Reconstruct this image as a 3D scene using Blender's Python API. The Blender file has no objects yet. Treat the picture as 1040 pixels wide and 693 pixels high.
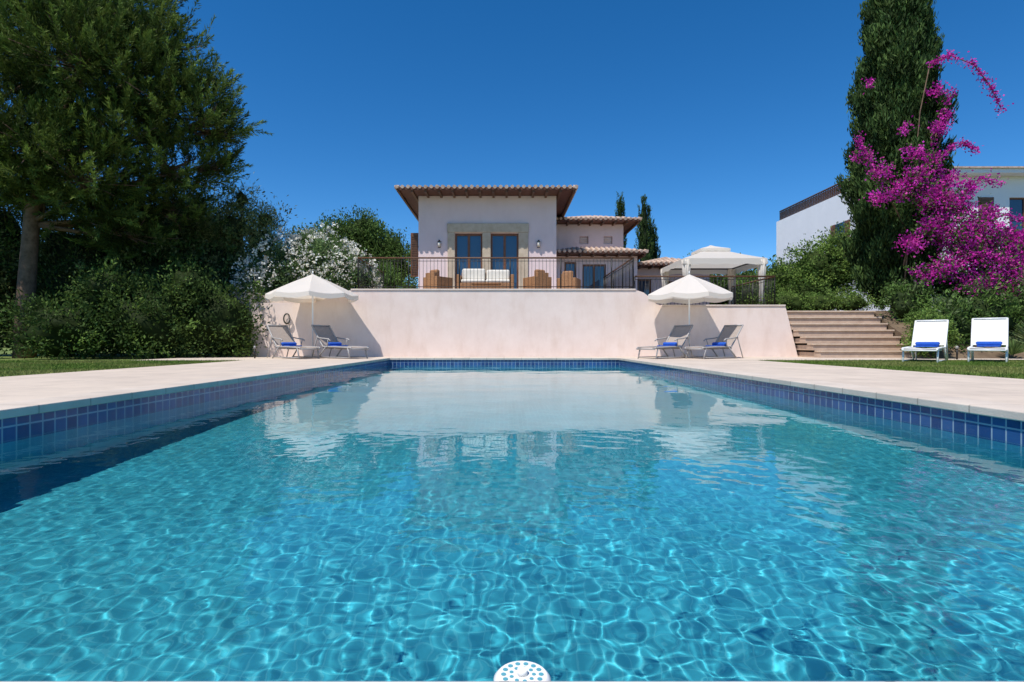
import bpy, math, random
import numpy as np
from mathutils import Vector
random.seed(4)
RNG=np.random.default_rng(11)
C=bpy.context.scene.collection

# ---------------------------------------------------------------- materials
def nt(name):
    m=bpy.data.materials.new(name); m.use_nodes=True
    t=m.node_tree; return m,t,t.nodes,t.links,t.nodes['Principled BSDF']
def mat(name,col,rough=.6,col2=None,nscale=3.,nbump=0.,bscale=40.,metal=0.,spec=.4,detail=6,contrast=(.35,.65),streak=None):
    m,t,N,L,P=nt(name)
    P.inputs['Base Color'].default_value=(*col,1); P.inputs['Roughness'].default_value=rough
    P.inputs['Metallic'].default_value=metal; P.inputs['Specular IOR Level'].default_value=spec
    tc=N.new('ShaderNodeTexCoord')
    if col2 is not None:
        n=N.new('ShaderNodeTexNoise'); n.inputs['Scale'].default_value=nscale; n.inputs['Detail'].default_value=detail
        n.inputs['Roughness'].default_value=.65
        L.new(tc.outputs['Object'],n.inputs['Vector'])
        r=N.new('ShaderNodeValToRGB'); r.color_ramp.elements[0].position=contrast[0]; r.color_ramp.elements[1].position=contrast[1]
        r.color_ramp.elements[0].color=(*col,1); r.color_ramp.elements[1].color=(*col2,1)
        L.new(n.outputs['Fac'],r.inputs['Fac']); out=r.outputs['Color']
        if streak:
            mp=N.new('ShaderNodeMapping'); mp.inputs['Scale'].default_value=(1.6,1.6,.5)
            L.new(tc.outputs['Object'],mp.inputs['Vector'])
            n3=N.new('ShaderNodeTexNoise'); n3.inputs['Scale'].default_value=1.6; n3.inputs['Detail'].default_value=8; n3.inputs['Roughness'].default_value=.7
            L.new(mp.outputs[0],n3.inputs['Vector'])
            r3=N.new('ShaderNodeValToRGB'); r3.color_ramp.elements[0].position=.30; r3.color_ramp.elements[1].position=.52
            r3.color_ramp.elements[0].color=(*streak,1); r3.color_ramp.elements[1].color=(1,1,1,1)
            L.new(n3.outputs['Fac'],r3.inputs['Fac'])
            mx=N.new('ShaderNodeVectorMath'); mx.operation='MULTIPLY'; L.new(out,mx.inputs[0]); L.new(r3.outputs['Color'],mx.inputs[1]); out=mx.outputs[0]
        L.new(out,P.inputs['Base Color'])
    if nbump>0:
        n=N.new('ShaderNodeTexNoise'); n.inputs['Scale'].default_value=bscale; n.inputs['Detail'].default_value=5
        L.new(tc.outputs['Object'],n.inputs['Vector'])
        b=N.new('ShaderNodeBump'); b.inputs['Strength'].default_value=nbump; b.inputs['Distance'].default_value=.02
        L.new(n.outputs['Fac'],b.inputs['Height']); L.new(b.outputs['Normal'],P.inputs['Normal'])
    return m
def leafmat(name,trans=.3,rough=.7,spec=.12):
    m,t,N,L,P=nt(name)
    a=N.new('ShaderNodeAttribute'); a.attribute_name='Col'
    P.inputs['Roughness'].default_value=rough; P.inputs['Specular IOR Level'].default_value=spec
    L.new(a.outputs['Color'],P.inputs['Base Color'])
    tr=N.new('ShaderNodeBsdfTranslucent'); L.new(a.outputs['Color'],tr.inputs['Color'])
    mx=N.new('ShaderNodeMixShader'); mx.inputs['Fac'].default_value=trans
    L.new(P.outputs[0],mx.inputs[1]); L.new(tr.outputs[0],mx.inputs[2])
    L.new(mx.outputs[0],N['Material Output'].inputs['Surface'])
    return m
def tilemat(name,c1,c2,grout,size,msize,rough=.25,plane='XZ',bump=.0,off=0.):
    m,t,N,L,P=nt(name)
    tc=N.new('ShaderNodeTexCoord'); sp=N.new('ShaderNodeSeparateXYZ'); cb=N.new('ShaderNodeCombineXYZ')
    L.new(tc.outputs['Object'],sp.inputs[0])
    if plane=='XZ': a,b='X','Z'
    elif plane=='YZ': a,b='Y','Z'
    else: a,b='X','Y'
    L.new(sp.outputs[a],cb.inputs['X']); L.new(sp.outputs[b],cb.inputs['Y'])
    br=N.new('ShaderNodeTexBrick'); br.offset=off; br.squash=1
    br.inputs['Scale'].default_value=1; br.inputs['Brick Width'].default_value=size[0]; br.inputs['Row Height'].default_value=size[1]
    br.inputs['Mortar Size'].default_value=msize; br.inputs['Mortar Smooth'].default_value=.1; br.inputs['Bias'].default_value=0
    br.inputs['Color1'].default_value=(*c1,1); br.inputs['Color2'].default_value=(*c2,1); br.inputs['Mortar'].default_value=(*grout,1)
    L.new(cb.outputs[0],br.inputs['Vector'])
    n=N.new('ShaderNodeTexNoise'); n.inputs['Scale'].default_value=1.7; n.inputs['Detail'].default_value=8; n.inputs['Roughness'].default_value=.7
    L.new(tc.outputs['Object'],n.inputs['Vector'])
    mr=N.new('ShaderNodeMapRange'); mr.inputs['From Min'].default_value=.3; mr.inputs['From Max'].default_value=.7
    mr.inputs['To Min'].default_value=.80; mr.inputs['To Max'].default_value=1.08
    L.new(n.outputs['Fac'],mr.inputs['Value'])
    mm=N.new('ShaderNodeVectorMath'); mm.operation='SCALE'
    L.new(br.outputs['Color'],mm.inputs[0]); L.new(mr.outputs[0],mm.inputs['Scale']); L.new(mm.outputs[0],P.inputs['Base Color'])
    P.inputs['Roughness'].default_value=rough
    if bump>0:
        bb=N.new('ShaderNodeBump'); bb.inputs['Strength'].default_value=bump; bb.inputs['Distance'].default_value=.01
        n2=N.new('ShaderNodeTexNoise'); n2.inputs['Scale'].default_value=60; L.new(tc.outputs['Object'],n2.inputs['Vector'])
        ad=N.new('ShaderNodeMath'); ad.operation='SUBTRACT'; L.new(n2.outputs['Fac'],ad.inputs[0]); L.new(br.outputs['Fac'],ad.inputs[1])
        L.new(ad.outputs[0],bb.inputs['Height']); L.new(bb.outputs[0],P.inputs['Normal'])
    return m

M={}
M['stucco']=mat('peach_stucco',(.76,.61,.53),.9,(.82,.68,.60),1.3,.25,60,streak=(.92,.89,.86))
M['housewall']=mat('pink_stucco',(.76,.60,.585),.9,(.80,.645,.63),1.0,.2,60,streak=(.96,.95,.94))
M['cap']=mat('wall_cap',(.74,.62,.53),.85,(.66,.54,.45),4)
M['white']=mat('white_stucco',(.84,.85,.87),.9,(.80,.81,.83),1.0,.15,50)
M['deck']=tilemat('deck_stone',(.65,.54,.43),(.61,.505,.405),(.44,.36,.28),(1.2,1.2),.007,.85,'XY',.15)
M['coping']=tilemat('coping_stone',(.66,.56,.46),(.60,.505,.41),(.40,.33,.26),(.5,50),.007,.8,'XY',.2)
M['copingy']=tilemat('coping_stone_side',(.66,.56,.46),(.60,.505,.41),(.40,.33,.26),(50,.5),.007,.8,'XY',.2)
M['tx']=tilemat('blue_tile_x',(.012,.045,.16),(.03,.10,.27),(.30,.38,.46),(.11,.11),.006,.12,'XZ')
M['ty']=tilemat('blue_tile_y',(.012,.045,.16),(.03,.10,.27),(.30,.38,.46),(.11,.11),.006,.12,'YZ')
PC1=(.040,.36,.46);PC2=(.055,.42,.51);PG=(.09,.47,.55)
M['pfx']=tilemat('pool_mosaic_floor',PC1,PC2,PG,(.05,.05),.003,.4,'XY')
M['pwx']=tilemat('pool_mosaic_x',PC1,PC2,PG,(.05,.05),.003,.4,'XZ')
M['pwy']=tilemat('pool_mosaic_y',PC1,PC2,PG,(.05,.05),.003,.4,'YZ')
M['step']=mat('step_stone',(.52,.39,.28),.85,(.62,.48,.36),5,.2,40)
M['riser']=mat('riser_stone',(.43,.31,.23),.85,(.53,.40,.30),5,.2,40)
M['iron']=mat('dark_iron',(.015,.013,.012),.45)
M['wood']=mat('dark_wood',(.09,.040,.018),.5,(.14,.065,.03),8)
M['soffit']=mat('soffit_wood',(.08,.028,.016),.6,(.12,.045,.025),6)
M['doorwood']=mat('door_wood',(.14,.055,.022),.45,(.20,.08,.035),9)
M['stone']=mat('stone_surround',(.48,.38,.27),.85,(.58,.48,.36),5,.3,30)
M['tile']=mat('clay_tile',(.42,.28,.20),.85,(.62,.49,.40),7,.2,30)
M['glass']=mat('window_glass',(.02,.05,.10),.04,spec=1.0)
M['cushion']=mat('white_cushion',(.76,.71,.62),.9,(.70,.65,.56),5,.2,20)
M['sling']=mat('taupe_sling',(.30,.25,.21),.8,(.36,.30,.26),20)
M['whitesling']=mat('white_sling',(.66,.64,.60),.7,(.74,.72,.68),20)
M['frameg']=mat('grey_frame',(.36,.34,.32),.35)
M['whitemetal']=mat('white_metal',(.8,.8,.78),.3)
M['towel']=mat('blue_towel',(.01,.07,.38),.95,(.02,.11,.48),30,.4,120)
M['wicker']=mat('wicker',(.26,.12,.05),.7,(.40,.21,.10),35,.4,80)
M['bark']=mat('bark',(.11,.07,.045),.95,(.22,.14,.095),6,.8,14)
M['lawn']=mat('lawn_grass',(.10,.17,.03),.95,(.20,.23,.06),2.2,.8,60,contrast=(.3,.7))
M['soil']=mat('soil',(.12,.08,.05),.95,(.18,.13,.08),3,.5,20)
M['hose']=mat('black_hose',(.02,.03,.02),.4)
M['slot']=mat('slot_aqua',(.10,.35,.42),.5)
M['leaf']=leafmat('leaf_foliage',.28)
M['needle']=leafmat('needle_foliage',.2)
M['petal']=leafmat('petal_foliage',.4,.8,.05)
def fabric_trans():
    m,t,N,L,P=nt('parasol_canvas')
    P.inputs['Base Color'].default_value=(.84,.79,.72,1); P.inputs['Roughness'].default_value=.9
    tr=N.new('ShaderNodeBsdfTranslucent'); tr.inputs['Color'].default_value=(.88,.82,.72,1)
    mx=N.new('ShaderNodeMixShader'); mx.inputs['Fac'].default_value=.42
    L.new(P.outputs[0],mx.inputs[1]); L.new(tr.outputs[0],mx.inputs[2]); L.new(mx.outputs[0],N['Material Output'].inputs['Surface'])
    return m
M['canvas']=fabric_trans()

# ---------------------------------------------------------------- mesh builder
class MB:
    def __init__(s): s.v=[];s.f=[];s.mi=[];s.m=[];s.sm=[]
    def idx(s,m):
        if m not in s.m: s.m.append(m)
        return s.m.index(m)
    def poly(s,pts,faces,m,smooth=False):
        o=len(s.v); s.v+= [tuple(p) for p in pts]; i=s.idx(m)
        for f in faces: s.f.append([o+k for k in f]); s.mi.append(i); s.sm.append(smooth)
    def box(s,x0,x1,y0,y1,z0,z1,m):
        p=[(x0,y0,z0),(x1,y0,z0),(x1,y1,z0),(x0,y1,z0),(x0,y0,z1),(x1,y0,z1),(x1,y1,z1),(x0,y1,z1)]
        s.poly(p,[(0,3,2,1),(4,5,6,7),(0,1,5,4),(1,2,6,5),(2,3,7,6),(3,0,4,7)],m)
    def cyl(s,a,b,r,m,r2=None,n=8,smooth=True):
        s.tube([a,b],[r,r if r2 is None else r2],m,n,smooth)
    def tube(s,pts,rs,m,n=8,smooth=True):
        pts=[Vector(p) for p in pts]
        if not hasattr(rs,'__len__'): rs=[rs]*len(pts)
        o=len(s.v); i=s.idx(m); prev=None
        for k,p in enumerate(pts):
            d=(pts[min(k+1,len(pts)-1)]-pts[max(k-1,0)]).normalized()
            if prev is None:
                u=d.orthogonal().normalized()
            else:
                u=(prev-d*prev.dot(d)).normalized()
            prev=u; w=d.cross(u)
            for j in range(n):
                a=2*math.pi*j/n
                s.v.append(tuple(p+(u*math.cos(a)+w*math.sin(a))*rs[k]))
        for k in range(len(pts)-1):
            for j in range(n):
                s.f.append([o+k*n+j,o+k*n+(j+1)%n,o+(k+1)*n+(j+1)%n,o+(k+1)*n+j]); s.mi.append(i); s.sm.append(smooth)
        s.f.append([o+j for j in range(n)][::-1]); s.mi.append(i); s.sm.append(False)
        s.f.append([o+(len(pts)-1)*n+j for j in range(n)]); s.mi.append(i); s.sm.append(False)
    def build(s,name,parent=None,loc=(0,0,0),rz=0,bevel=0):
        me=bpy.data.meshes.new(name); me.from_pydata(s.v,[],s.f)
        for m in s.m: me.materials.append(M[m] if isinstance(m,str) else m)
        me.polygons.foreach_set('material_index',s.mi); me.polygons.foreach_set('use_smooth',s.sm); me.update()
        o=bpy.data.objects.new(name,me); C.objects.link(o); o.location=loc; o.rotation_euler[2]=rz
        if parent: o.parent=parent
        if bevel:
            b=o.modifiers.new('bevel','BEVEL'); b.width=bevel; b.segments=2; b.limit_method='ANGLE'
        return o
def empty(name,loc=(0,0,0),rz=0,scale=1):
    e=bpy.data.objects.new(name,None); C.objects.link(e); e.location=loc; e.rotation_euler[2]=rz; e.scale=(scale,)*3
    return e

# ---------------------------------------------------------------- foliage
def leafmesh(name,c,d,ln,wd,col,m,parent=None,extra=None):
    n=len(c); d=d/np.linalg.norm(d,axis=1,keepdims=True)
    r=RNG.normal(size=(n,3)); s=np.cross(d,r); s/=np.linalg.norm(s,axis=1,keepdims=True)+1e-9
    ln=np.broadcast_to(ln,(n,))[:,None]; wd=np.broadcast_to(wd,(n,))[:,None]
    nrm=np.cross(d,s)
    v=np.stack([c-d*ln/2,c+s*wd/2+nrm*wd*.15,c+d*ln/2,c-s*wd/2+nrm*wd*.15],1).reshape(-1,3)
    cc=np.repeat(col,4,axis=0)
    me=bpy.data.meshes.new(name); nv=len(v)
    if extra is not None:
        ev,ef,ec=extra; v=np.vstack([v,ev]); cc=np.vstack([cc,ec])
    me.vertices.add(len(v)); me.vertices.foreach_set('co',v.astype(np.float32).ravel())
    idx=np.arange(n*4,dtype=np.int32); ls=np.arange(n,dtype=np.int32)*4; lt=np.full(n,4,np.int32)
    if extra is not None:
        e=(ef+nv).astype(np.int32); k=e.shape[1]
        ls=np.concatenate([ls,n*4+np.arange(len(e),dtype=np.int32)*k]); lt=np.concatenate([lt,np.full(len(e),k,np.int32)])
        idx=np.concatenate([idx,e.ravel()])
    me.loops.add(len(idx)); me.loops.foreach_set('vertex_index',idx)
    me.polygons.add(len(ls)); me.polygons.foreach_set('loop_start',ls); me.polygons.foreach_set('loop_total',lt)
    me.update(calc_edges=True)
    a=me.color_attributes.new('Col','FLOAT_COLOR','POINT')
    a.data.foreach_set('color',np.hstack([cc,np.ones((len(cc),1))]).astype(np.float32).ravel())
    me.materials.append(M[m]); o=bpy.data.objects.new(name,me); C.objects.link(o)
    if parent: o.parent=parent
    return o
import bmesh
_bm=bmesh.new(); bmesh.ops.create_icosphere(_bm,subdivisions=3,radius=1)
ICO_V=np.array([v.co[:] for v in _bm.verts]); ICO_F=np.array([[v.index for v in f.verts] for f in _bm.faces]); _bm.free()
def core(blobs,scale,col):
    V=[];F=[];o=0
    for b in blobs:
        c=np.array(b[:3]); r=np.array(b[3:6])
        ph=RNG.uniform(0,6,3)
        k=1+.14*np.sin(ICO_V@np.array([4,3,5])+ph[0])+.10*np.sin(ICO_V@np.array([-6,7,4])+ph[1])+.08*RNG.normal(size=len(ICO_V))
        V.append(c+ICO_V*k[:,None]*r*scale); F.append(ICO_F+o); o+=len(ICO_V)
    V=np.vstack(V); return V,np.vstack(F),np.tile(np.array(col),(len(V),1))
def foliage(name,blobs,dens,leaf,cols,m='leaf',cr=.28,parent=None,corescale=.62,zmin=.0,nl=30,up=.4,coredark=.3,surf=.5,lumpy=1.):
    cs=[];bc=[]
    for b in blobs:
        rx,ry,rz=b[3:6]; area=4*math.pi*(((rx*ry)**1.6+(rx*rz)**1.6+(ry*rz)**1.6)/3)**(1/1.6)
        n=max(6,int(area*dens)); u=RNG.normal(size=(n,3)); u/=np.linalg.norm(u,axis=1,keepdims=True)
        rr=RNG.uniform(.35,1.08,n)**surf
        ph=RNG.uniform(0,6,3)
        lump=1+lumpy*(.16*np.sin(u@np.array([5,4,3])+ph[0])+.10*np.sin(u@np.array([-3,8,6])+ph[1])+.07*np.sin(u@np.array([11,-9,12])+ph[2]))
        p=np.array(b[:3])+u*(rr*lump)[:,None]*np.array([rx,ry,rz]); k=p[:,2]>zmin
        cs.append(p[k]); bc.append(np.tile(b[:3],(k.sum(),1))); 
    cs=np.vstack(cs); bc=np.vstack(bc); n=len(cs)
    crr=cr*RNG.uniform(.6,1.4,n)
    p=np.repeat(cs,nl,0)+RNG.normal(size=(n*nl,3))*np.repeat(crr,nl)[:,None]*.55
    out=p-np.repeat(bc,nl,0); out/=np.linalg.norm(out,axis=1,keepdims=True)+1e-9
    d=out*.6+RNG.normal(size=p.shape)*.6+np.array([0,0,up])
    cols=np.array(cols); ci=RNG.integers(0,len(cols),n)
    base=cols[ci]*RNG.uniform(.6,1.4,n)[:,None]
    col=np.repeat(base,nl,0)*RNG.uniform(.75,1.25,n*nl)[:,None]
    k=p[:,2]>zmin
    L=leaf[0]*RNG.uniform(.7,1.3,k.sum()); W=leaf[1]*RNG.uniform(.7,1.3,k.sum())
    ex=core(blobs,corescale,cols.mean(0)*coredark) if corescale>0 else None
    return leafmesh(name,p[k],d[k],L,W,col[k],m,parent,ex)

# ---------------------------------------------------------------- camera / light / sky
cam=bpy.data.cameras.new('camera'); co=bpy.data.objects.new('camera',cam); C.objects.link(co)
co.location=(0,0,.45); co.rotation_euler=(math.radians(90),0,0)
cam.sensor_width=36; cam.lens=20; cam.shift_x=.0077; cam.shift_y=.0015; cam.clip_start=.05; cam.clip_end=3000
bpy.context.scene.camera=co
EL=math.radians(61); hz=Vector((-.62,-.785,0)).normalized()
sv=Vector((hz.x*math.cos(EL),hz.y*math.cos(EL),math.sin(EL)))
sl=bpy.data.lights.new('sun','SUN'); sl.energy=4.95; sl.angle=math.radians(.5); sl.color=(1,.955,.90)
so=bpy.data.objects.new('sun',sl); C.objects.link(so); so.location=(-20,-25,50); so.rotation_euler=sv.to_track_quat('Z','Y').to_euler()
sl.cycles.is_caustics_light=True
w=bpy.data.worlds.new('World'); bpy.context.scene.world=w; w.use_nodes=True
N=w.node_tree.nodes; L=w.node_tree.links; bg=N['Background']
sk=N.new('ShaderNodeTexSky'); sk.sky_type='NISHITA'; sk.sun_disc=False; sk.sun_elevation=EL; sk.sun_rotation=math.atan2(hz.x,hz.y)
sk.altitude=1500; sk.air_density=.9; sk.dust_density=.0; sk.ozone_density=4.5
hs=N.new('ShaderNodeHueSaturation'); hs.inputs['Saturation'].default_value=1.3; hs.inputs['Value'].default_value=1.2
L.new(sk.outputs[0],hs.inputs['Color']); L.new(hs.outputs[0],bg.inputs['Color']); bg.inputs['Strength'].default_value=.128
vs=bpy.context.scene.view_settings; vs.view_transform='Standard'; vs.look='None'; vs.exposure=0

# ---------------------------------------------------------------- pool
PX=3.3; Y0=.742; Y1=16.3; WZ=-.2; DEP=-1.5
pool=empty('swimming_pool')
b=MB()
def quad(b,p,m): b.poly(p,[(0,1,2,3)],m)
quad(b,[(-PX,Y0,DEP),(PX,Y0,DEP),(PX,Y1,DEP),(-PX,Y1,DEP)],'pfx')
TZ=-.30
quad(b,[(-PX,Y0,DEP),(-PX,Y1,DEP),(-PX,Y1,TZ),(-PX,Y0,TZ)],'pwy')
quad(b,[(PX,Y1,DEP),(PX,Y0,DEP),(PX,Y0,TZ),(PX,Y1,TZ)],'pwy')
quad(b,[(-PX,Y1,DEP),(PX,Y1,DEP),(PX,Y1,TZ),(-PX,Y1,TZ)],'pwx')
quad(b,[(PX,Y0,DEP),(-PX,Y0,DEP),(-PX,Y0,TZ),(PX,Y0,TZ)],'pwx')
quad(b,[(-PX,Y0,TZ),(-PX,Y1,TZ),(-PX,Y1,-.045),(-PX,Y0,-.045)],'ty')
quad(b,[(PX,Y1,TZ),(PX,Y0,TZ),(PX,Y0,-.045),(PX,Y1,-.045)],'ty')
quad(b,[(-PX,Y1,TZ),(PX,Y1,TZ),(PX,Y1,-.045),(-PX,Y1,-.045)],'tx')
quad(b,[(PX,Y0,TZ),(-PX,Y0,TZ),(-PX,Y0,-.045),(PX,Y0,-.045)],'tx')
shell=b.build('pool_shell',pool)
shell.cycles.is_caustics_receiver=True
b=MB(); CW=.34; ov=.03
b.box(-PX-CW,-PX+ov,Y0-CW,Y1+CW,-.05,.012,'copingy')
b.box(PX-ov,PX+CW,Y0-CW,Y1+CW,-.05,.012,'copingy')
b.box(-PX+ov,PX-ov,Y1-ov,Y1+CW,-.05,.012,'coping')
b.box(-PX+ov,PX-ov,Y0-CW,Y0,-.05,.012,'coping')
b.build('coping',pool,bevel=.008)
nx=620
ys=[Y0]; 
while ys[-1]<Y1: ys.append(ys[-1]+.008+.0018*(ys[-1]))
ys=np.array(ys); ys=Y0+(ys-Y0)*(Y1-Y0)/(ys[-1]-Y0); xs=np.linspace(-PX,PX,nx)
X,Y=np.meshgrid(xs,ys)
Z=np.zeros_like(X); rg=np.random.default_rng(5)
gust=.8+.3*np.sin(X*.9+1.3*np.sin(Y*.5))*np.sin(Y*.7+.8)
for i in range(120):
    lam=math.exp(rg.uniform(math.log(.045),math.log(.24))); th=rg.uniform(0,math.pi)
    k=2*math.pi/lam; slope=.0031*(lam/.12)**-.15
    kx,ky=k*math.cos(th),k*math.sin(th); ph=rg.uniform(0,6.3)
    dec=2.3+6*lam
    fade=np.exp(-np.maximum(Y-1.4,0)/dec)+.07*(lam>.18)
    wob=1.1*np.sin(X*1.7+ph)+1.1*np.sin(Y*1.5+ph*2)
    Z+=slope/k*np.sin(kx*X+ky*Y+ph+wob)*fade*gust
for i in range(14):
    lam=rg.uniform(.4,1.6); th=rg.uniform(0,math.pi); k=2*math.pi/lam; ph=rg.uniform(0,6.3)
    Z+=.0019/k*np.sin(k*math.cos(th)*X+k*math.sin(th)*Y+ph)
V=np.stack([X,Y,Z+WZ],-1).reshape(-1,3); ny=len(ys)
i,j=np.meshgrid(np.arange(ny-1),np.arange(nx-1),indexing='ij'); a=(i*nx+j).ravel()
F=np.stack([a,a+1,a+nx+1,a+nx],1)
me=bpy.data.meshes.new('water'); me.vertices.add(len(V)); me.vertices.foreach_set('co',V.astype(np.float32).ravel())
me.loops.add(F.size); me.loops.foreach_set('vertex_index',F.astype(np.int32).ravel())
me.polygons.add(len(F)); me.polygons.foreach_set('loop_start',np.arange(len(F),dtype=np.int32)*4); me.polygons.foreach_set('loop_total',np.full(len(F),4,np.int32))
me.polygons.foreach_set('use_smooth',np.ones(len(F),bool)); me.update(calc_edges=True)
m,t,N,L,P=nt('pool_water'); N.remove(P)
g=N.new('ShaderNodeBsdfGlass'); g.inputs['IOR'].default_value=1.333; g.inputs['Roughness'].default_value=0; g.inputs['Color'].default_value=(.93,1,1,1)
L.new(g.outputs[0],N['Material Output'].inputs['Surface'])
me.materials.append(m); wo=bpy.data.objects.new('water',me); C.objects.link(wo); wo.parent=pool
wo.cycles.is_caustics_caster=True
b=MB(); R=.055; n=32
b.tube([(0,0,-.05),(0,0,0),(0,0,.012),(0,0,.02)],[R*.8,R,R,R*.86],'whitemetal',n)
for ring,rr,cnt in ((0,.036,14),(1,.022,9)):
    for q in range(cnt):
        an=2*math.pi*q/cnt; x,y=rr*math.cos(an),rr*math.sin(an)
        b.cyl((x,y,.0202),(x,y,.0212),.005-.001*ring,'slot',n=8)
b.cyl((0,0,.02),(0,0,.03),.010,'whitemetal',n=12)
b.build('pool_floating_dispenser',loc=(.035,1.09,WZ-.006))

# ---------------------------------------------------------------- ground and deck
def frame_sheet(name,x0,x1,y0,y1,hx0,hx1,hy0,hy1,z,m):
    b=MB()
    quad(b,[(x0,y0,z),(x1,y0,z),(x1,hy0,z),(x0,hy0,z)],m)
    if y1>hy1: quad(b,[(x0,hy1,z),(x1,hy1,z),(x1,y1,z),(x0,y1,z)],m)
    quad(b,[(x0,hy0,z),(hx0,hy0,z),(hx0,hy1,z),(x0,hy1,z)],m)
    quad(b,[(hx1,hy0,z),(x1,hy0,z),(x1,hy1,z),(hx1,hy1,z)],m)
    return b.build(name)
frame_sheet('ground',-900,900,-900,900,-PX-.1,PX+.1,Y0-.1,Y1+.1,-.03,'lawn')
frame_sheet('pool_deck_paving',-6.6,6.4,-6,14.4,-PX-CW,PX+CW,Y0-CW,14.4,0.0,'deck')
b=MB(); 
quad(b,[(-9.5,14.4,0),(-PX-CW,14.4,0),(-PX-CW,18.2,0),(-9.5,18.2,0)],'deck')
quad(b,[(PX+CW,14.4,0),(14.5,14.9,0),(14.5,18.2,0),(PX+CW,18.2,0)],'deck')
quad(b,[(-PX-CW,Y1+CW,0),(PX+CW,Y1+CW,0),(PX+CW,18.2,0),(-PX-CW,18.2,0)],'deck')
b.build('terrace_paving')
def grass(name,x0,x1,y0,y1,n):
    x=RNG.uniform(x0,x1,n);y=RNG.uniform(y0,y1,n); h=RNG.uniform(.02,.06,n)
    c=np.stack([x,y,-.03+h/2],1); d=RNG.normal(size=(n,3))*.45+np.array([0,0,1])
    pat=.5+.5*np.sin(x*1.7+np.sin(y*2.3)*1.3)
    col=np.array([.12,.20,.035])*(1-pat[:,None])+np.array([.24,.26,.08])*pat[:,None]; col=col*RNG.uniform(.6,1.3,n)[:,None]
    leafmesh(name,c,d,h*1.3,.012,col,'leaf')
grass('lawn_grass',6.36,17,4,14.5,90000)
grass('lawn_grass',-17,-6.56,4,14.4,90000)

# ---------------------------------------------------------------- retaining wall / terrace
rw=empty('retaining_wall')
def wallprofile(pts,y0,y1,m,name,parent):
    b=MB(); n=len(pts)
    p=[(x,y0,z) for x,z in pts]+[(x,y1,z) for x,z in pts]
    f=[list(range(n)),list(range(n,2*n))[::-1]]
    f+=[[k,n+k,n+(k+1)%n,(k+1)%n] for k in range(n)]
    b.poly(p,f,m); return b.build(name,parent)
curve=[(4.14,2.10),(4.25,2.09),(4.42,2.03),(4.58,1.90),(4.70,1.76),(4.84,1.66),(5.0,1.615)]
prof=[(-8.0,-.02),(9.30,-.02),(8.9,1.6)]+curve[::-1]+[(-4.9,2.10),(-5.2,2.07),(-5.5,1.95),(-5.75,1.78),(-6.0,1.72),(-8.0,1.70)]
wallprofile(prof,18.0,18.28,'stucco','wall_body',rw)
b=MB()
b.box(-4.85,4.16,17.97,18.32,2.103,2.15,'cap'); b.box(5.0,8.9,17.97,18.32,1.603,1.645,'cap')
b.build('wall_cap',rw,bevel=.01)
b=MB()
b.box(-9,4.2,18.29,50,-.02,2.05,'deck'); b.build('upper_terrace')
b=MB(); b.box(4.203,40,18.90,60,-.02,1.5,'soil'); b.box(4.203,8.85,18.29,18.898,-.02,1.5,'soil'); b.build('garden_terrace')
b=MB(); b.poly([(12.15,16.0,-.02),(40,16.0,-.02),(40,18.88,1.505),(12.15,18.88,1.505),(12.15,18.88,-.02)],[(0,1,2,3),(0,3,4)],'soil'); b.build('garden_bank')
st=empty('stone_stairs')
for i in range(7):
    b=MB(); y=16.75+.30*i; z=.213*i
    xl=9.34-.062*i; xr=12.1
    if y>17.9: xl=max(xl,9.0)
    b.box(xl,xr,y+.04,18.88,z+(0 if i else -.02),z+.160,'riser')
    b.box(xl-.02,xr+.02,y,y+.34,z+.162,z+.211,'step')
    b.build('step',st,bevel=.008)

def railing(name,segs,h,sp=.115,th=.008,post=.022):
    b=MB()
    for (x0,y0,z),(x1,y1,_) in segs:
        L_=math.hypot(x1-x0,y1-y0); n=max(1,int(L_/sp)); ux,uy=(x1-x0)/L_,(y1-y0)/L_
        for k in range(n+1):
            x=x0+ux*L_*k/n; y=y0+uy*L_*k/n
            r=post if k%14==0 or k==n else th
            b.cyl((x,y,z),(x,y,z+h-(0 if r==post else .04)),r,'iron',n=4 if r!=post else 6)
        for zz,r in ((h,.026),(h-.10,.009),(.08,.012)):
            b.cyl((x0,y0,z+zz),(x1,y1,z+zz),r,'iron' if zz<h else 'wood',n=6)
    return b.build(name)
railing('terrace_railing',[((-4.66,18.15,2.15),(4.12,18.15,2.15)),((-4.66,18.15,2.15),(-4.66,22,2.15)),((4.12,18.15,2.15),(4.12,23.5,2.15))],1.0)
railing('terrace_railing',[((4.25,18.5,1.5),(8.8,18.5,1.5)),((8.8,18.5,1.5),(8.8,22,1.5))],1.1)

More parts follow.
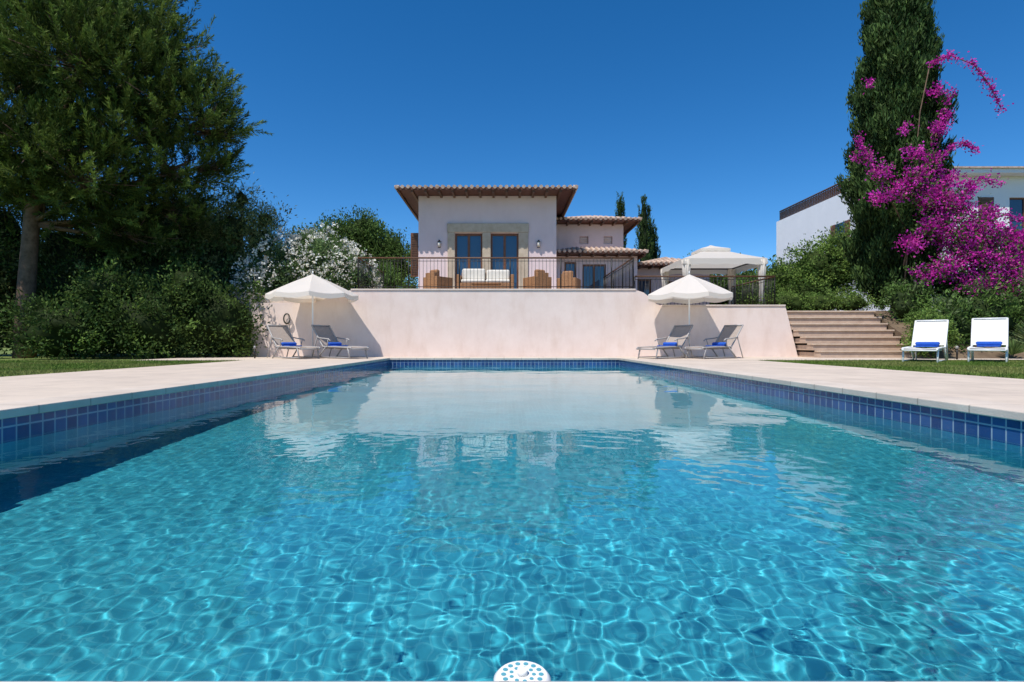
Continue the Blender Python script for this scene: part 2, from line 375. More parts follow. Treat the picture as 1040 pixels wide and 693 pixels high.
# ---------------------------------------------------------------- houses
def tile_roof(parent,x0,x1,y0,y1,z,rise,inset,name='roof'):
    b=MB()
    b.box(x0,x1,y0,y1,z,z+.07,'soffit')
    b.box(x0-.01,x1+.01,y0-.03,y0-.001,z-.02,z+.09,'soffit')
    ix0,ix1=x0+inset,x1-inset; iy0,iy1=y0+inset,y1-inset; zt=z+.08
    if ix1<ix0: ix0=ix1=(x0+x1)/2
    p=[(x0,y0,zt),(x1,y0,zt),(x1,y1,zt),(x0,y1,zt),(ix0,iy0,zt+rise),(ix1,iy0,zt+rise),(ix1,iy1,zt+rise),(ix0,iy1,zt+rise)]
    b.poly(p,[(0,1,5,4),(1,2,6,5),(2,3,7,6),(3,0,4,7),(4,5,6,7),(3,2,1,0)],'tile')
    n=int((x1-x0)/.21)
    for k in range(n+1):
        x=x0+(x1-x0)*k/n
        ly=min(inset,x-x0,x1-x); 
        b.cyl((x,y0-.09+random.uniform(-.015,.015),zt+.0),(x,y0+max(ly,.1),zt+.0+rise*max(ly,.1)/inset),.070+random.uniform(-.006,.006),'tile',n=8)
    n=int((y1-y0)/.21)
    for k in range(n+1):
        y=y0+(y1-y0)*k/n; ly=max(.1,min(inset,y-y0,y1-y))
        b.cyl((x0-.08,y,zt),(x0+ly,y,zt+rise*ly/inset),.07,'tile',n=8)
        b.cyl((x1+.08,y,zt),(x1-ly,y,zt+rise*ly/inset),.07,'tile',n=8)
    n=int((x1-x0)/.5)
    for k in range(n+1):
        x=x0+.05+(x1-x0-.1)*k/n; b.box(x-.04,x+.04,y0+.02,y1-.02,z-.09,z-.002,'wood')
    b.build(name,parent)
def window(b,x0,x1,z0,z1,y,nx=2,nz=3):
    fr=.07
    b.box(x0,x1,y,y+.02,z0,z1,'glass')
    b.box(x0,x0+fr,y-.05,y-.002,z0,z1,'doorwood'); b.box(x1-fr,x1,y-.05,y-.002,z0,z1,'doorwood')
    b.box(x0+fr,x1-fr,y-.05,y-.002,z1-fr,z1,'doorwood'); b.box(x0+fr,x1-fr,y-.05,y-.002,z0,z0+fr,'doorwood')
    for i in range(1,nx):
        x=x0+(x1-x0)*i/nx; b.box(x-.045,x+.045,y-.045,y-.004,z0+fr,z1-fr,'doorwood')
    for i in range(1,nz):
        z=z0+(z1-z0)*i/nz
        for q in range(nx):
            xa=x0+(x1-x0)*q/nx+(.045 if q else fr); xb=x0+(x1-x0)*(q+1)/nx-(.045 if q<nx-1 else fr)
            b.box(xa,xb,y-.035,y-.006,z-.012,z+.012,'doorwood')
def wall_open(b,x0,x1,y0,y1,z0,z1,ops,m):
    cx=x0
    for (a,c,d,e) in ops:
        b.box(cx,a,y0,y1,z0,z1,m)
        if d>z0: b.box(a,c,y0,y1,z0,d,m)
        if e<z1: b.box(a,c,y0,y1,e,z1,m)
        cx=c
    b.box(cx,x1,y0,y1,z0,z1,m)
villa=empty('villa_house')
T=2.05
b=MB()
HX0,HX1,HY=-3.31,2.02,22.0
ops=[(-1.90,-.84,T,4.68),(-.52,.56,T,4.68)]
wall_open(b,HX0,HX1,HY,HY+.3,T,6.12,ops,'housewall')
b.box(HX0,HX0+.3,HY+.301,30,T,6.12,'housewall'); b.box(HX1-.3,HX1,HY+.301,30,T,6.12,'housewall'); b.box(HX0+.3,HX1-.3,29.7,30,T,6.12,'housewall')
b.box(HX0+.31,HX1-.31,HY+.9,HY+1.0,T,6.1,'wood')
b.build('main_walls',villa)
b=MB()
for a,c in ((-2.18,-1.90),(-.84,-.52),(.56,.93)): b.box(a,c,HY-.06,HY-.002,T,4.70,'stone')
b.box(-2.2,.95,HY-.075,HY-.003,4.703,5.05,'stone')
b.build('door_surround',villa,bevel=.015)
b=MB()
for a,c in ((-1.90,-.84),(-.52,.56)):
    window(b,a,c,T,4.67,HY+.14,2,1)
b.build('french_doors',villa)
b=MB()
b.box(-3.62,-3.33,HY+.05,HY+.1,3.0,4.7,'doorwood')
for zz in np.arange(3.1,4.6,.09): b.box(-3.59,-3.36,HY+.03,HY+.048,zz,zz+.05,'wood')
b.build('shutter',villa)
b=MB()
for x in (-2.5,1.33):
    b.box(x-.05,x+.05,HY-.04,HY-.003,4.12,4.34,'iron'); b.cyl((x,HY-.1,4.15),(x,HY-.1,4.32),.055,'cushion',n=8)
    b.cyl((x,HY-.1,4.32),(x,HY-.1,4.40),.075,'iron',.01,n=8)
b.build('wall_lamps',villa)
tile_roof(villa,-3.98,2.66,21.1,30.6,6.13,.55,3.0,'main_roof')
b=MB(); UY=26
wall_open(b,2.03,5.45,UY,UY+.3,T,5.85,[(3.45,3.85,4.95,5.3),(4.55,4.95,4.95,5.3)],'housewall')
b.box(5.15,5.45,UY+.301,32,T,5.85,'housewall')
b.box(2.1,5.1,UY+.31,UY+.4,T,5.8,'wood')
for a in (3.45,4.55): 
    b.box(a+.02,a+.38,UY+.1,UY+.14,4.97,5.28,'housewall')
    for zz in (5.03,5.11,5.19): b.box(a+.03,a+.37,UY+.05,UY+.098,zz,zz+.03,'cap')
b.build('upper_wing',villa); tile_roof(villa,2.3,6.05,25.3,33,5.87,.5,1.8,'upper_wing_roof')
b=MB(); LY=24.0
wall_open(b,2.03,5.62,LY,LY+.3,T,4.1,[(2.55,3.05,2.1,3.85),(3.3,4.3,2.1,3.75)],'housewall')
b.box(5.32,5.62,LY+.301,26,T,4.1,'housewall')
window(b,2.55,3.05,2.1,3.85,LY+.1,1,1); window(b,3.3,4.3,2.1,3.75,LY+.1,2,1)
b.build('lower_wing',villa); tile_roof(villa,2.06,5.85,23.4,25.9,4.12,.3,1.0,'lower_wing_roof')
b=MB(); 
wall_open(b,5.64,9.2,25.5,25.8,1.5,3.8,[(5.95,6.6,1.52,3.3),(7.2,8.3,2.3,3.2)],'housewall')
window(b,5.95,6.6,1.52,3.3,25.6,1,1); window(b,7.2,8.3,2.3,3.2,25.6,2,1)
b.build('side_wing',villa); tile_roof(villa,5.95,9.0,24.8,29,3.82,.45,1.5,'side_wing_roof')

nh=empty('white_house')
NX,NY=20.1,30.0
b=MB()
wall_open(b,NX,44,NY,NY+.35,1.4,9.2,[(25.0,25.8,6.75,8.1),(26.65,28.4,4.6,8.1),(31.5,33,5.4,8)],'white')
b.box(NX,NX+.35,NY+.351,42,1.4,9.35,'white'); b.box(NX+.351,44,41.6,42,1.4,9.2,'white'); b.box(43.6,44,NY+.351,41.5,1.4,9.2,'white')
b.box(NX+.36,43.5,NY+.36,41.5,8.6,8.8,'white')
b.box(NX+3.2,44,NY+.36,39,8.81,9.2,'white')
b.build('walls',nh)
b=MB()
window(b,25.0,25.8,6.75,8.1,NY+.15,2,2); window(b,26.65,28.4,4.6,8.1,NY+.15,2,3); window(b,31.5,33,5.4,8,NY+.15,2,3)
b.box(25.02,25.78,NY-.06,NY-.005,6.75,8.1,'doorwood')
for zz in np.arange(6.83,8.0,.12): b.box(25.07,25.73,NY-.075,NY-.062,zz,zz+.06,'wood')
b.build('windows',nh)
b=MB(); b.box(22.6,45,29.3,40,9.203,9.42,'white'); b.box(22.5,45.1,29.2,40.1,9.423,9.50,'tile'); b.build('roof_slab',nh)
b=MB()
for k in range(60):
    y=NY+.2+11.6*k/59; b.cyl((NX+.17,y,9.35),(NX+.17,y,10.05),.03,'wood',n=4)
for z in (9.40,9.49,9.58,9.67,9.76,9.85,9.94,10.07): b.cyl((NX+.17,NY+.2,z),(NX+.17,NY+11.8,z),.040 if z<10 else .055,'wood',n=5)
b.build('roof_railing',nh)
b=MB()
for yy in (33.5,): 
    b.box(NX-.03,NX-.005,yy,yy+1.0,6.4,7.6,'glass'); 
    b.box(NX-.06,NX-.004,yy-.45,yy-.003,6.4,7.6,'doorwood'); b.box(NX-.06,NX-.004,yy+1.003,yy+1.45,6.4,7.6,'doorwood')
b.build('side_windows',nh)

# ---------------------------------------------------------------- parasols
def parasol(loc,R=1.27,H=2.5,rz=.2):
    e=empty('parasol',loc,rz)
    b=MB(); n=8; sub=5; rings=6; pts=[]; tot=n*sub
    z1=H-.62
    for r in range(1,rings+1):
        t=r/rings
        for k in range(tot):
            a=2*math.pi*k/tot; q=(k%sub)/sub
            edge=math.cos(math.pi/n)/math.cos((q-.5)*2*math.pi/n)
            sag=.06*math.sin(math.pi*q)*t
            rad=R*t*edge
            z=H-.03-(H-.03-z1)*(t**1.15)-sag*.8
            pts.append((rad*math.cos(a),rad*math.sin(a),z))
    pts.append((0,0,H)); top=len(pts)-1
    f=[]
    for k in range(tot): f.append((top,k,(k+1)%tot))
    for r in range(rings-1):
        for k in range(tot): f.append((r*tot+k,(r+1)*tot+k,(r+1)*tot+(k+1)%tot,r*tot+(k+1)%tot))
    o=len(pts); base=(rings-1)*tot
    for k in range(tot):
        x,y,z=pts[base+k]; q=(k%sub)/sub
        pts.append((x*1.005,y*1.005,z-.12-.02*math.sin(math.pi*q*1)))
    for k in range(tot): f.append((base+k,o+k,o+(k+1)%tot,base+(k+1)%tot))
    b.poly(pts,f,'canvas',False); b.build('canopy',e)
    b=MB(); b.tube([(0,0,.0),(0,0,H-.03)],[.024,.022],'whitemetal',10); b.cyl((0,0,H),(0,0,H+.09),.02,'whitemetal',.012)
    for k in range(n):
        a=2*math.pi*k/n
        b.cyl((0,0,H-.06),(R*.98*math.cos(a),R*.98*math.sin(a),z1-.01),.009,'whitemetal',n=4)
        b.cyl((0,0,z1-.05),(R*.5*math.cos(a),R*.5*math.sin(a),H-.03-(H-.03-z1)*(.5**1.15)-.04),.008,'whitemetal',n=4)
    b.build('pole',e)
    b=MB(); b.tube([(0,0,.002),(0,0,.06),(0,0,.08),(0,0,.3)],[.26,.25,.05,.035],'cap',20); b.build('base',e)
parasol((-5.72,17.0,0),1.32,2.5,.25); parasol((5.5,16.9,0),1.26,2.48,.1)

# ---------------------------------------------------------------- loungers
def lounger(loc,rz,sling='sling',frame='frameg',h=.62,scale=1,arms=True,seatlen=1.15,bx=-.50):
    e=empty('sun_lounger',loc,rz,scale); W=.31; sz=.33; bz=sz+h
    b=MB()
    def sheet(p):
        n=len(p); pts=[]
        for x,z,s in p: pts+=[(x,-W+.02,z),(x,0,z-s),(x,W-.02,z)]
        f=[]
        for k in range(n-1):
            for c in range(2):
                a=k*3+c; f.append((a,a+1,a+4,a+3))
        b.poly(pts,f,sling,True)
    sheet([(0,sz,.02),(.25,sz-.01,.03),(.55,sz,.02),(.85,sz,.03),(seatlen,sz-.02,.01)])
    sheet([(-.02,sz+.05,.0),(bx*.35,sz+h*.34,.015),(bx*.7,sz+h*.68,.015),(bx,bz-.02,.0)])
    b.build('sling',e)
    b=MB(); r=.023
    for s in (-1,1):
        y=s*W
        b.tube([(bx,y,bz),(bx*.5,y,sz+h*.5),(0,y,sz),(.55,y,sz),(seatlen,y,sz-.02),(seatlen+.03,y,sz-.06)],r,frame,6)
        b.cyl((seatlen-.12,y,sz),(seatlen-.02,y,0),r*.9,frame,n=6)
        b.cyl((.12,y,sz),(-.22,y,0),r*.9,frame,n=6)
        b.cyl((bx*.5,y*.98,sz+h*.5),(-.50,y*.98,.02),r*.7,frame,n=6)
        b.cyl((-.21,y,.04),(seatlen-.03,y,.04),r*.6,frame,n=6)
        if arms:
            b.tube([(bx*.45,y*1.12,sz+.27),(-.0,y*1.12,sz+.24),(.28,y*1.12,sz+.22),(.36,y*1.12,sz+.17)],.02,frame,6)
            b.cyl((.26,y*1.12,sz+.22),(.2,y*1.02,sz),.014,frame,n=6)
    for x,z in ((bx,bz),(0,sz-.04),(seatlen+.03,sz-.06),(.5,sz-.05)): b.cyl((x,-W,z),(x,W,z),r*.9,frame,n=6)
    b.build('frame',e)
    b=MB()
    b.tube([(.12,-.22,sz+.065),(.12,-.21,sz+.07),(.12,.21,sz+.07),(.12,.22,sz+.065)],[.04,.06,.06,.04],'towel',14); b.box(.17,.46,-.20,.20,sz+.012,sz+.04,'towel')
    b.build('towel',e,bevel=.01)
lounger((-6.25,16.35,0),math.radians(-38)); lounger((-4.95,16.35,0),math.radians(-34))
lounger((4.85,16.35,0),math.radians(180+36)); lounger((6.25,16.3,0),math.radians(180+30))
lounger((10.55,14.15,-.02),math.radians(-134),'whitesling','whitemetal',.64,1.06,False,1.2,-.50); lounger((12.02,14.1,-.02),math.radians(-132),'whitesling','whitemetal',.67,1.08,False,1.2,-.48)

# ---------------------------------------------------------------- gazebo
gz=empty('garden_gazebo',(8.05,22.2,1.5))
b=MB(); G=1.38
for x in (-G,G):
    for y in (-G,G):
        b.cyl((x,y,0),(x,y,2.0),.035,'iron',n=8)
for a,c in (((-G,-G),(G,-G)),((G,-G),(G,G)),((G,G),(-G,G)),((-G,G),(-G,-G))): b.cyl((*a,2.0),(*c,2.0),.03,'iron',n=6)
b.build('posts',gz)
def pyr(name,R,z0,z1,rt,val,seg=6):
    b=MB(); pts=[];f=[]; n=8*4
    def sq(k):
        t=4*k/n; s=int(t)%4; q=t-int(t); c=[(-1,-1),(1,-1),(1,1),(-1,1)]; a=c[s]; d=c[(s+1)%4]
        return a[0]+(d[0]-a[0])*q,a[1]+(d[1]-a[1])*q
    for r in range(seg+1):
        t=r/seg
        for k in range(n):
            x,y=sq(k); rad=rt+(R-rt)*t; pts.append((x*rad,y*rad,z1-(z1-z0)*(t**.85)))
    for k in range(n):
        x,y=sq(k); pts.append((x*R*1.01,y*R*1.01,z0-val-(.04 if k%2 else 0)))
    for r in range(seg+1):
        for k in range(n): f.append((r*n+k,(r+1)*n+k,(r+1)*n+(k+1)%n,r*n+(k+1)%n))
    f.append([k for k in range(n)][::-1])
    b.poly(pts,f,'canvas'); b.build(name,gz)
pyr('roof_canopy',1.52,2.02,2.50,.40,.20); pyr('top_canopy',.56,2.54,2.74,.02,.09)
b=MB()
for x in (-G,G):
    for y in (-G,G):
        for q in range(9):
            an=q*.7; b.tube([(x+.13*math.cos(an),y+.13*math.sin(an),1.98),(x+.09*math.cos(an),y+.09*math.sin(an),1.4),(x+.05*math.cos(an),y+.05*math.sin(an),.95),(x+.11*math.cos(an),y+.11*math.sin(an),.1)],[.05,.045,.03,.05],'canvas',6)
b.build('curtains',gz)
def armchair(name,loc,rz,w=.75,seat='cushion'):
    e=empty(name,loc,rz); b=MB()
    b.box(-w/2,w/2,-.38,.38,.08,.36,'wicker'); b.box(-w/2,-w/2+.12,-.38,.38,.363,.66,'wicker'); b.box(w/2-.12,w/2,-.38,.38,.363,.66,'wicker'); b.box(-w/2+.121,w/2-.121,.26,.38,.363,.80,'wicker')
    for x in (-w/2+.05,w/2-.05):
        for y in (-.33,.33): b.cyl((x,y,0),(x,y,.08),.03,'wood')
    b.build('frame',e,bevel=.03); b=MB()
    k=max(1,round((w-.25)/.85)); cw=(w-.26)/k
    for i in range(k):
        x=-w/2+.13+cw*i; b.box(x+.005,x+cw-.005,-.36,.2,.365,.5,seat); b.box(x+.02,x+cw-.02,.08,.24,.505,.92-.04*(i%2),seat)
    b.build('cushions',e,bevel=.06)
armchair('terrace_sofa',(-.65,20.2,T+.12),0,2.0)
armchair('wicker_armchair',(-2.3,19.8,T),math.radians(140),.7,'wicker'); armchair('wicker_armchair',(1.15,19.8,T),math.radians(-150),.7,'wicker'); armchair('wicker_armchair',(2.3,20.2,T),math.radians(160),.7,'wicker')
b=MB(); b.box(-.5,.5,-.3,.3,.36,.4,'wicker')
for x in (-.45,.45):
    for y in (-.25,.25): b.box(x-.03,x+.03,y-.03,y+.03,0,.358,'wicker')
b.build('coffee_table',loc=(-.6,19.2,T))
b=MB()
for k in range(4):
    pts=[( .11*math.cos(a)*(1-.06*k)+.01*k, -.05-.02*k, .17*math.sin(a)*(1-.06*k)) for a in np.linspace(0,2*math.pi,25)]
    b.tube(pts,.008,'hose',6)
b.cyl((0,-.12,.15),(0,0,.15),.015,'iron'); b.cyl((.08,-.06,-.13),(.12,-.05,-.8),.007,'hose')
b.build('garden_hose',loc=(-6.85,17.98,1.2))
def bollard(loc):
    b=MB(); b.tube([(0,0,0),(0,0,.28)],[.022,.022],'iron'); b.tube([(0,0,.28),(0,0,.34),(0,0,.36)],[.035,.035,.015],'frameg'); b.build('garden_light',loc=loc)
bollard((-7.1,16.2,0)); bollard((12.1,15.2,0))

# ---------------------------------------------------------------- vegetation
G_dark=[(.055,.10,.024),(.08,.13,.032),(.038,.07,.018)]
G_mid=[(.09,.16,.04),(.12,.20,.05),(.07,.13,.03)]
G_lite=[(.16,.25,.05),(.20,.29,.07),(.11,.19,.04)]
G_olive=[(.18,.20,.08),(.23,.24,.10),(.12,.15,.06)]
def pine(loc,lobes,nb,name='pine_tree'):
    e=empty(name,(0,0,0)); x0,y0=loc
    b=MB()
    top=Vector((x0+2.2,y0,10.5)); tr=[(x0,y0,-.05),(x0+.05,y0,2),(x0+.15,y0+.1,4.5),(x0+1.1,y0,7),tuple(top)]
    b.tube(tr,[.30,.24,.20,.14,.06],'bark',12)
    cs=[];ax=[]
    for li,l in enumerate(lobes):
        cx,cy,cz,r=l; vol=r**2
        t=Vector((cx,cy,cz)); a=min(.9,max(.46,(cz-1.2)/9)); 
        k=a*(len(tr)-1); i=min(int(k),len(tr)-2); st_=Vector(tr[i]).lerp(Vector(tr[i+1]),k-i)
        mid=st_.lerp(t,.5)+Vector((0,.2,-.1)); b.tube([st_,mid,t],[.08,.055,.02],'bark',6)
        n=int(nb*vol); u=RNG.normal(size=(n,3)); u/=np.linalg.norm(u,axis=1,keepdims=True)
        rr=RNG.uniform(.2,1.08,n)**.5
        ph=RNG.uniform(0,6,2); lump=1+.18*np.sin(u@np.array([6,4,5])+ph[0])+.14*np.sin(u@np.array([-5,9,7])+ph[1])
        p=np.array([cx,cy,cz])+u*(rr*lump)[:,None]*r*np.array([1,1,.82])
        for q in range(min(22,n)):
            pt=Vector(p[q]); b.tube([t.lerp(st_,.15),t.lerp(pt,.5)+Vector((0,0,-.1)),pt],[.03,.02,.01],'bark',4)
        a_=u*.75+RNG.normal(size=(n,3))*.22+np.array([0.10,0,.70]); a_/=np.linalg.norm(a_,axis=1,keepdims=True)
        cs.append(p); ax.append(a_); 
    cs=np.vstack(cs); ax=np.vstack(ax); n=len(cs); k=70
    Lb=RNG.uniform(.4,1.05,n)
    t=RNG.uniform(0,1,(n,k)); rad=RNG.normal(size=(n,k,3)); 
    pos=cs[:,None,:]+ax[:,None,:]*(t*Lb[:,None])[:,:,None]+rad*(.085*(1.15-t))[:,:,None]
    d=ax[:,None,:]*1.0+rad*.5
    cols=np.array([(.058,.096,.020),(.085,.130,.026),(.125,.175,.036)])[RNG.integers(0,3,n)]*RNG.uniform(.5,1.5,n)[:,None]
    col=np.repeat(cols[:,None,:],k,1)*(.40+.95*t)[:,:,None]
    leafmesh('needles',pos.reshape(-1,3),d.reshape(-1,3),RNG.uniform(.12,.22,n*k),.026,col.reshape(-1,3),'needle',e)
    b.build('trunk',e)
lobes=[(-13.2,18,9.3,2.7),(-11.2,17.2,8.4,1.7),(-10.0,17.6,7.6,1.35),(-9.3,17.8,7.3,.85),(-8.85,18,7.2,.45),(-9.5,18,8.4,.65),(-10.6,17.6,9.6,1.0),(-10.2,18,6.0,1.3),(-9.3,18.4,6.2,.65),
 (-15.6,17.0,7.7,2.3),(-11.9,18,11.2,1.4),(-13.5,18,12.3,1.8),(-16.4,18.6,5.6,1.5),(-12.4,17,5.4,1.6),(-13.6,16.5,6.3,1.7),(-11,19,5.0,1.1),(-17.2,17,9.8,2.4),(-13,19,4.6,1.4),(-16.5,17.5,12,2.0),(-11.4,17.0,6.6,1.2),(-12.3,16.6,8.6,1.5),(-15.2,16.2,5.8,1.3),(-14.2,17.6,5.1,1.1),(-12.0,18.4,4.0,1.2),(-15,18,10.6,2.0)]
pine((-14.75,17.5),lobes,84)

def cypress(loc,prof,n,name='cypress_tree',leaf=(.20,.05),cols=((.030,.062,.018),(.048,.088,.024),(.07,.115,.03))):
    e=empty(name); x0,y0=loc; prof=np.array(prof); z0,z1=prof[0,0],prof[-1,0]
    z=RNG.uniform(z0,z1,n*4); r=np.interp(z,prof[:,0],prof[:,1]); keep=RNG.uniform(0,prof[:,1].max(),n*4)<r; z=z[keep][:n]; r=r[keep][:n]; m_=len(z)
    th=RNG.uniform(0,2*math.pi,m_)
    lf=lambda th,z:1+.15*np.sin(th*3+z*2.1)+.15*np.sin(th*5-z*3.3)+.12*np.sin(z*6+th*2)
    rr=r*lf(th,z)*RNG.uniform(.5,1.0,m_)**.5
    cc=np.stack([x0+rr*np.cos(th),y0+rr*np.sin(th),z],1)
    k=24; t=RNG.uniform(0,1,(m_,k)); 
    ax=np.stack([np.cos(th)*.22,np.sin(th)*.22,np.ones(m_)],1)
    s=(z1-z0)/13.5
    pos=cc[:,None,:]+ax[:,None,:]*(t*.7*s)[:,:,None]+RNG.normal(size=(m_,k,3))*.055*s
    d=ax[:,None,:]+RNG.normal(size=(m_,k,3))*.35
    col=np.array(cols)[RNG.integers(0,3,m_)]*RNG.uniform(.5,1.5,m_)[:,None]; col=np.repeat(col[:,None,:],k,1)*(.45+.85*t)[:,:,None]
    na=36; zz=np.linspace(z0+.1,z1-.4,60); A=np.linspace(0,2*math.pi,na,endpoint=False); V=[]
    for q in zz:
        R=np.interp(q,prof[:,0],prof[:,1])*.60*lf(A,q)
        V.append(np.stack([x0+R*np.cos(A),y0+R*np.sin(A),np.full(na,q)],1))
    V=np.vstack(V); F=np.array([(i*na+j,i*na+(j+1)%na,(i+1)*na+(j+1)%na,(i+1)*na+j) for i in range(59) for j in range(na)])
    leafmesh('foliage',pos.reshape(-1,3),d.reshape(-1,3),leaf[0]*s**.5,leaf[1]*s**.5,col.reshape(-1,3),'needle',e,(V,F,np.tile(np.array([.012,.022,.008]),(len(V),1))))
    b=MB(); b.tube([(x0,y0,z0-1.2),(x0,y0,z0+1),(x0,y0,z1-.8)],[.22,.18,.03],'bark',8); b.build('trunk',e)
cypress((13.8,20),[(1.7,.8),(3,1.1),(5,1.22),(8,1.12),(10.2,.92),(12.5,.62),(14,.40),(15.8,.05)],5000)
cypress((11.3,46.0),[(2,.4),(5,.6),(9,.55),(11.2,.3),(12.0,.03)],500)
cypress((12.4,47.5),[(2,.4),(5,.6),(8,.5),(9.6,.25),(10.4,.03)],450)
cypress((9.8,48.0),[(2,.4),(6,.45),(10,.4),(12.2,.2),(13.1,.03)],450)

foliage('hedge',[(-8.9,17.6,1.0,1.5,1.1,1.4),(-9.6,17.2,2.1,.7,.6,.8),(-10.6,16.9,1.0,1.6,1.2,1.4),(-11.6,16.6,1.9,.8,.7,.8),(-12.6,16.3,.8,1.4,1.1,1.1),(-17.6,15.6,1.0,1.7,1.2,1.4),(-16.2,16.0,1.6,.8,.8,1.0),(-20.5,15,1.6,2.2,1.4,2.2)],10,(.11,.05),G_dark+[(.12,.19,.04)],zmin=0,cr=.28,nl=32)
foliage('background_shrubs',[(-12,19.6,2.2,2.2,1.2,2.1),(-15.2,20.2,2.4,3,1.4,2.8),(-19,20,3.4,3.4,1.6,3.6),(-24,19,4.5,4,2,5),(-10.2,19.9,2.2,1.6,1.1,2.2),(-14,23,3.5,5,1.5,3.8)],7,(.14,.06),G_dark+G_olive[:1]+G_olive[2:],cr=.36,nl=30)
def tree(name,base,h,blobs,cols,leaf=(.11,.045),dens=6,m='leaf',cr=.28,nl=28,cs=.6,surf=.5):
    e=empty(name); x,y,z=base; b=MB()
    fork=Vector((x,y,z+h*.35))
    b.tube([(x,y,z-.1),(x+.03,y,z+h*.2),tuple(fork)],[.16,.13,.11],'bark',8)
    for q in blobs:
        t=Vector(q[:3]); b.tube([fork,fork.lerp(t,.5)+Vector((0,0,.1)),t+Vector((0,0,q[5]*.4))],[.09,.06,.02],'bark',6)
    b.build('trunk',e); foliage('crown',blobs,dens,leaf,cols,m,cr,e,cs,z,nl,surf=surf)
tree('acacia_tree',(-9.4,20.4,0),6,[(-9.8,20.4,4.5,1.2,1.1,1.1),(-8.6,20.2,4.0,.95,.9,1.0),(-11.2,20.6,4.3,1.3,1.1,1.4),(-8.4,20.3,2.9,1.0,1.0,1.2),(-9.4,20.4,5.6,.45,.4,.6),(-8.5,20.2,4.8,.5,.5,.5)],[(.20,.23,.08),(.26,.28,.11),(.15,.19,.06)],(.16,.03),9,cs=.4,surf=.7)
tree('olive_tree',(-7.3,28,2.05),4.6,[(-7.3,28,5.5,1.7,1.5,1.2),(-5.8,28,4.9,1.3,1.3,1.0),(-8.6,28,5.3,1.5,1.4,1.1),(-6.9,28,6.1,.9,.9,.7),(-5.4,27.5,4.0,1.3,1.0,1.2)],G_mid,(.14,.06),7)
OB=[(-7.4,19.5,2.7,1.25,1.1,1.2),(-6.2,19.5,3.1,1.15,1.0,1.1),(-5.4,19.6,2.7,.95,.9,.85),(-8.1,19.3,2.0,1.0,1.0,1.1),(-6.7,19.5,3.7,.65,.6,.5),(-5.0,19.8,2.4,.6,.6,.6)]
e=empty('oleander_shrub'); foliage('foliage',OB,13,(.13,.035),[(.15,.23,.09),(.19,.27,.11),(.12,.19,.06)],parent=e,zmin=.3,cr=.2,lumpy=.4)
foliage('blossom',[(a,b_-.1,c+.08,d*1.13,f*1.13,g*1.13) for a,b_,c,d,f,g in OB],10,(.07,.065),[(.76,.73,.64),(.84,.82,.75)],'petal',cr=.10,parent=e,corescale=0,zmin=.8,nl=10,surf=.10,lumpy=.5)
foliage('box_shrub',[(-4.9,22.5,2.6,1.0,.8,.8),(-3.8,23.0,2.4,.5,.5,.6)],10,(.09,.045),G_mid,zmin=2.05)
foliage('distant_trees',[(x,52+3*math.sin(x),2.5+1.0*math.sin(x*1.7),4.2,3,3.0+1.0*math.sin(x*.9)) for x in np.arange(-48,60,5.5)],1.8,(.35,.18),G_mid+G_dark,cr=.8,nl=24)
foliage('garden_hedge',[(9.8,19.8,1.8,.9,.6,.42),(11.0,19.8,1.8,.9,.6,.40),(12.0,19.7,1.8,.8,.6,.38)],16,(.06,.035),G_lite,zmin=1.45,cr=.15)
foliage('green_shrub',[(11.9,24,3.0,1.1,1.1,1.0),(13.1,23.8,3.5,1.2,1.1,1.2),(10.9,24.4,2.5,1.0,1,.9),(14.3,24,3.8,1.2,1.1,1.4),(12.4,23.5,2.4,1.8,1.0,1.0)],11,(.11,.055),G_lite+G_mid[:1],zmin=1.5,cr=.22)
foliage('green_shrub',[(11.2,27.5,2.9,1.5,1.1,1.4),(9.8,28,3.2,1.1,1,1.3)],8,(.12,.06),G_mid,zmin=1.5)
foliage('round_shrub',[(11.85,15.95,.85,.50,.5,.55),(12.2,16.1,.70,.48,.5,.55),(11.6,15.85,.45,.38,.38,.42)],28,(.06,.035),G_lite,zmin=-.02,cr=.11,lumpy=.5)
foliage('flowerbed_shrubs',[(13.2,17.0,.9,.9,.7,.9),(14.6,17.3,1.2,1.2,.9,1.0),(16.2,17.2,1.2,1.3,.9,1.1),(18,17,1.2,1.4,1,1.2),(15.3,18.8,2.1,1.4,.9,1.1),(17.4,18.6,2.1,1.5,.9,1.1),(20,18,2.0,1.6,1,1.5),(13.0,18.2,1.7,.9,.6,.7)],11,(.12,.045),G_mid+G_lite[2:]+G_dark[:1]+[(.17,.23,.10)],zmin=0,cr=.24)
def spiky(loc,n=160,L=.7,col=(.16,.20,.09)):
    u=RNG.normal(size=(n,3)); u[:,2]=np.abs(u[:,2])+.5; u/=np.linalg.norm(u,axis=1,keepdims=True)
    c=np.array(loc)+u*L/2; leafmesh('spiky_plant',c,u,L*RNG.uniform(.7,1.1,n),.035,np.array(col)*RNG.uniform(.6,1.3,n)[:,None],'leaf')
spiky((15.4,16.2,.3),260,1.0,(.2,.25,.11)); spiky((17,16.0,.3),260,1.1,(.15,.22,.08)); spiky((16.2,17.0,2.0),300,1.0,(.26,.30,.16)); spiky((14.2,15.9,.1),160,.5,(.13,.2,.06)); spiky((17.3,17.6,2.4),260,1.0,(.24,.28,.15))
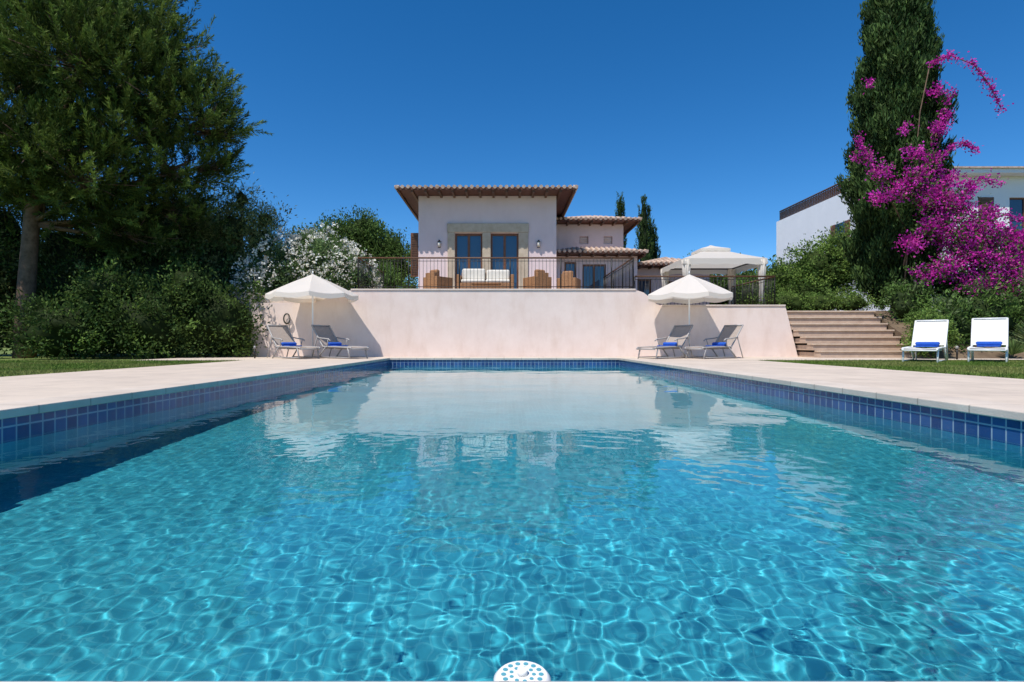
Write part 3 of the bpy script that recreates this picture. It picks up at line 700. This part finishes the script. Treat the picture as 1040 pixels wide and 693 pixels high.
# bougainvillea
bg_=empty('bougainvillea')
BB=[(11.75,18.6,6.55,.24),(12.1,18.3,5.9,.30),(12.6,18.2,5.3,.34),(13.1,18.1,5.7,.38),(13.6,18.1,6.2,.32),(13.7,18.0,4.9,.50),(14.3,18.0,4.8,.46),(13.5,18.0,4.1,.42),(14.2,17.9,3.9,.62),(15.0,17.9,3.9,.62),(15.7,17.9,3.5,.60),(14.6,17.8,3.2,.62),(15.4,17.8,2.9,.60),(14.0,18.3,7.4,.20),(14.05,18.4,8.6,.20),(13.0,18.1,6.5,.24),(12.0,18.3,5.1,.26),(12.9,18.0,3.6,.30),(15.9,17.4,1.75,.26),(15.5,17.4,2.1,.26),(12.9,18.3,7.3,.15),(11.85,18.5,8.9,.10),(14.6,18.0,5.4,.28),(16.1,17.9,3.7,.40),(14.1,18.1,5.7,.32),(15.3,17.9,4.5,.28),(13.6,18.1,5.2,.36),(13.8,17.8,2.8,.42),(15.1,17.6,2.4,.42),(16.2,17.7,2.9,.42),(15.8,17.5,2.4,.34),(14.5,17.6,2.2,.32),(13.2,17.9,2.6,.28)]
MAG=[(.52,.025,.33),(.63,.04,.41),(.40,.02,.29),(.74,.10,.48),(.58,.05,.48)]
foliage('bracts',[(a,b_,c,r*1.15,r*.8,r*.9) for a,b_,c,r in BB],34,(.075,.062),MAG,'petal',cr=.15,parent=bg_,corescale=0,nl=10,surf=.8,zmin=.5,lumpy=1.6)
foliage('foliage',[(a,b_+.1,c,r*1.2,r*.85,r*1.1) for a,b_,c,r in BB[:13]+BB[26:]],15,(.09,.05),G_mid,parent=bg_,corescale=0,nl=14,cr=.18,surf=.9,lumpy=1.5)
b=MB()
arches=[[(13.2,18.8,2),(13.4,18.7,5),(13.6,18.6,8),(13.85,18.5,9.5),(14.4,18.4,9.75),(15.1,18.3,9.4),(15.6,18.2,8.6),(15.9,18.2,7.9)],
 [(13.2,18.8,3),(13.8,18.6,6),(14.2,18.5,7.8),(14.5,18.4,8.6)],[(13.3,18.7,4),(12.4,18.6,5.6),(11.7,18.5,6.6),(11.5,18.5,7.1)],[(14,18.6,4),(14.8,18.3,5.2),(15.3,18.2,5.7),(15.8,18.1,5.5)],[(13.6,18.6,5),(14.2,18.4,6.6),(14.8,18.3,6.9),(15.1,18.2,6.6)],
 [(13.8,18.6,6),(14.2,18.4,7.2),(14.35,18.3,7.9)],[(15,18.2,4),(15.8,18.0,4.5),(16.4,17.9,4.3)]]
pc=[]
for A in arches:
    b.tube(A,[.03]+[.018]*(len(A)-2)+[.006],'bark',6)
    for i in range(len(A)-1):
        for t in np.linspace(0,1,9):
            if i>=max(1,len(A)-5): pc.append(np.array(A[i])*(1-t)+np.array(A[i+1])*t)
b.build('stems',bg_)
pc=np.array(pc); pc=pc[RNG.uniform(size=len(pc))<.85]
pp=np.repeat(pc,20,0)+RNG.normal(size=(len(pc)*20,3))*np.repeat(RNG.uniform(.03,.11,len(pc)),20)[:,None]
leafmesh('arching_bracts',pp,RNG.normal(size=pp.shape),.075,.06,np.array(MAG)[RNG.integers(0,5,len(pp))]*RNG.uniform(.7,1.3,len(pp))[:,None],'petal',bg_)
print('done')
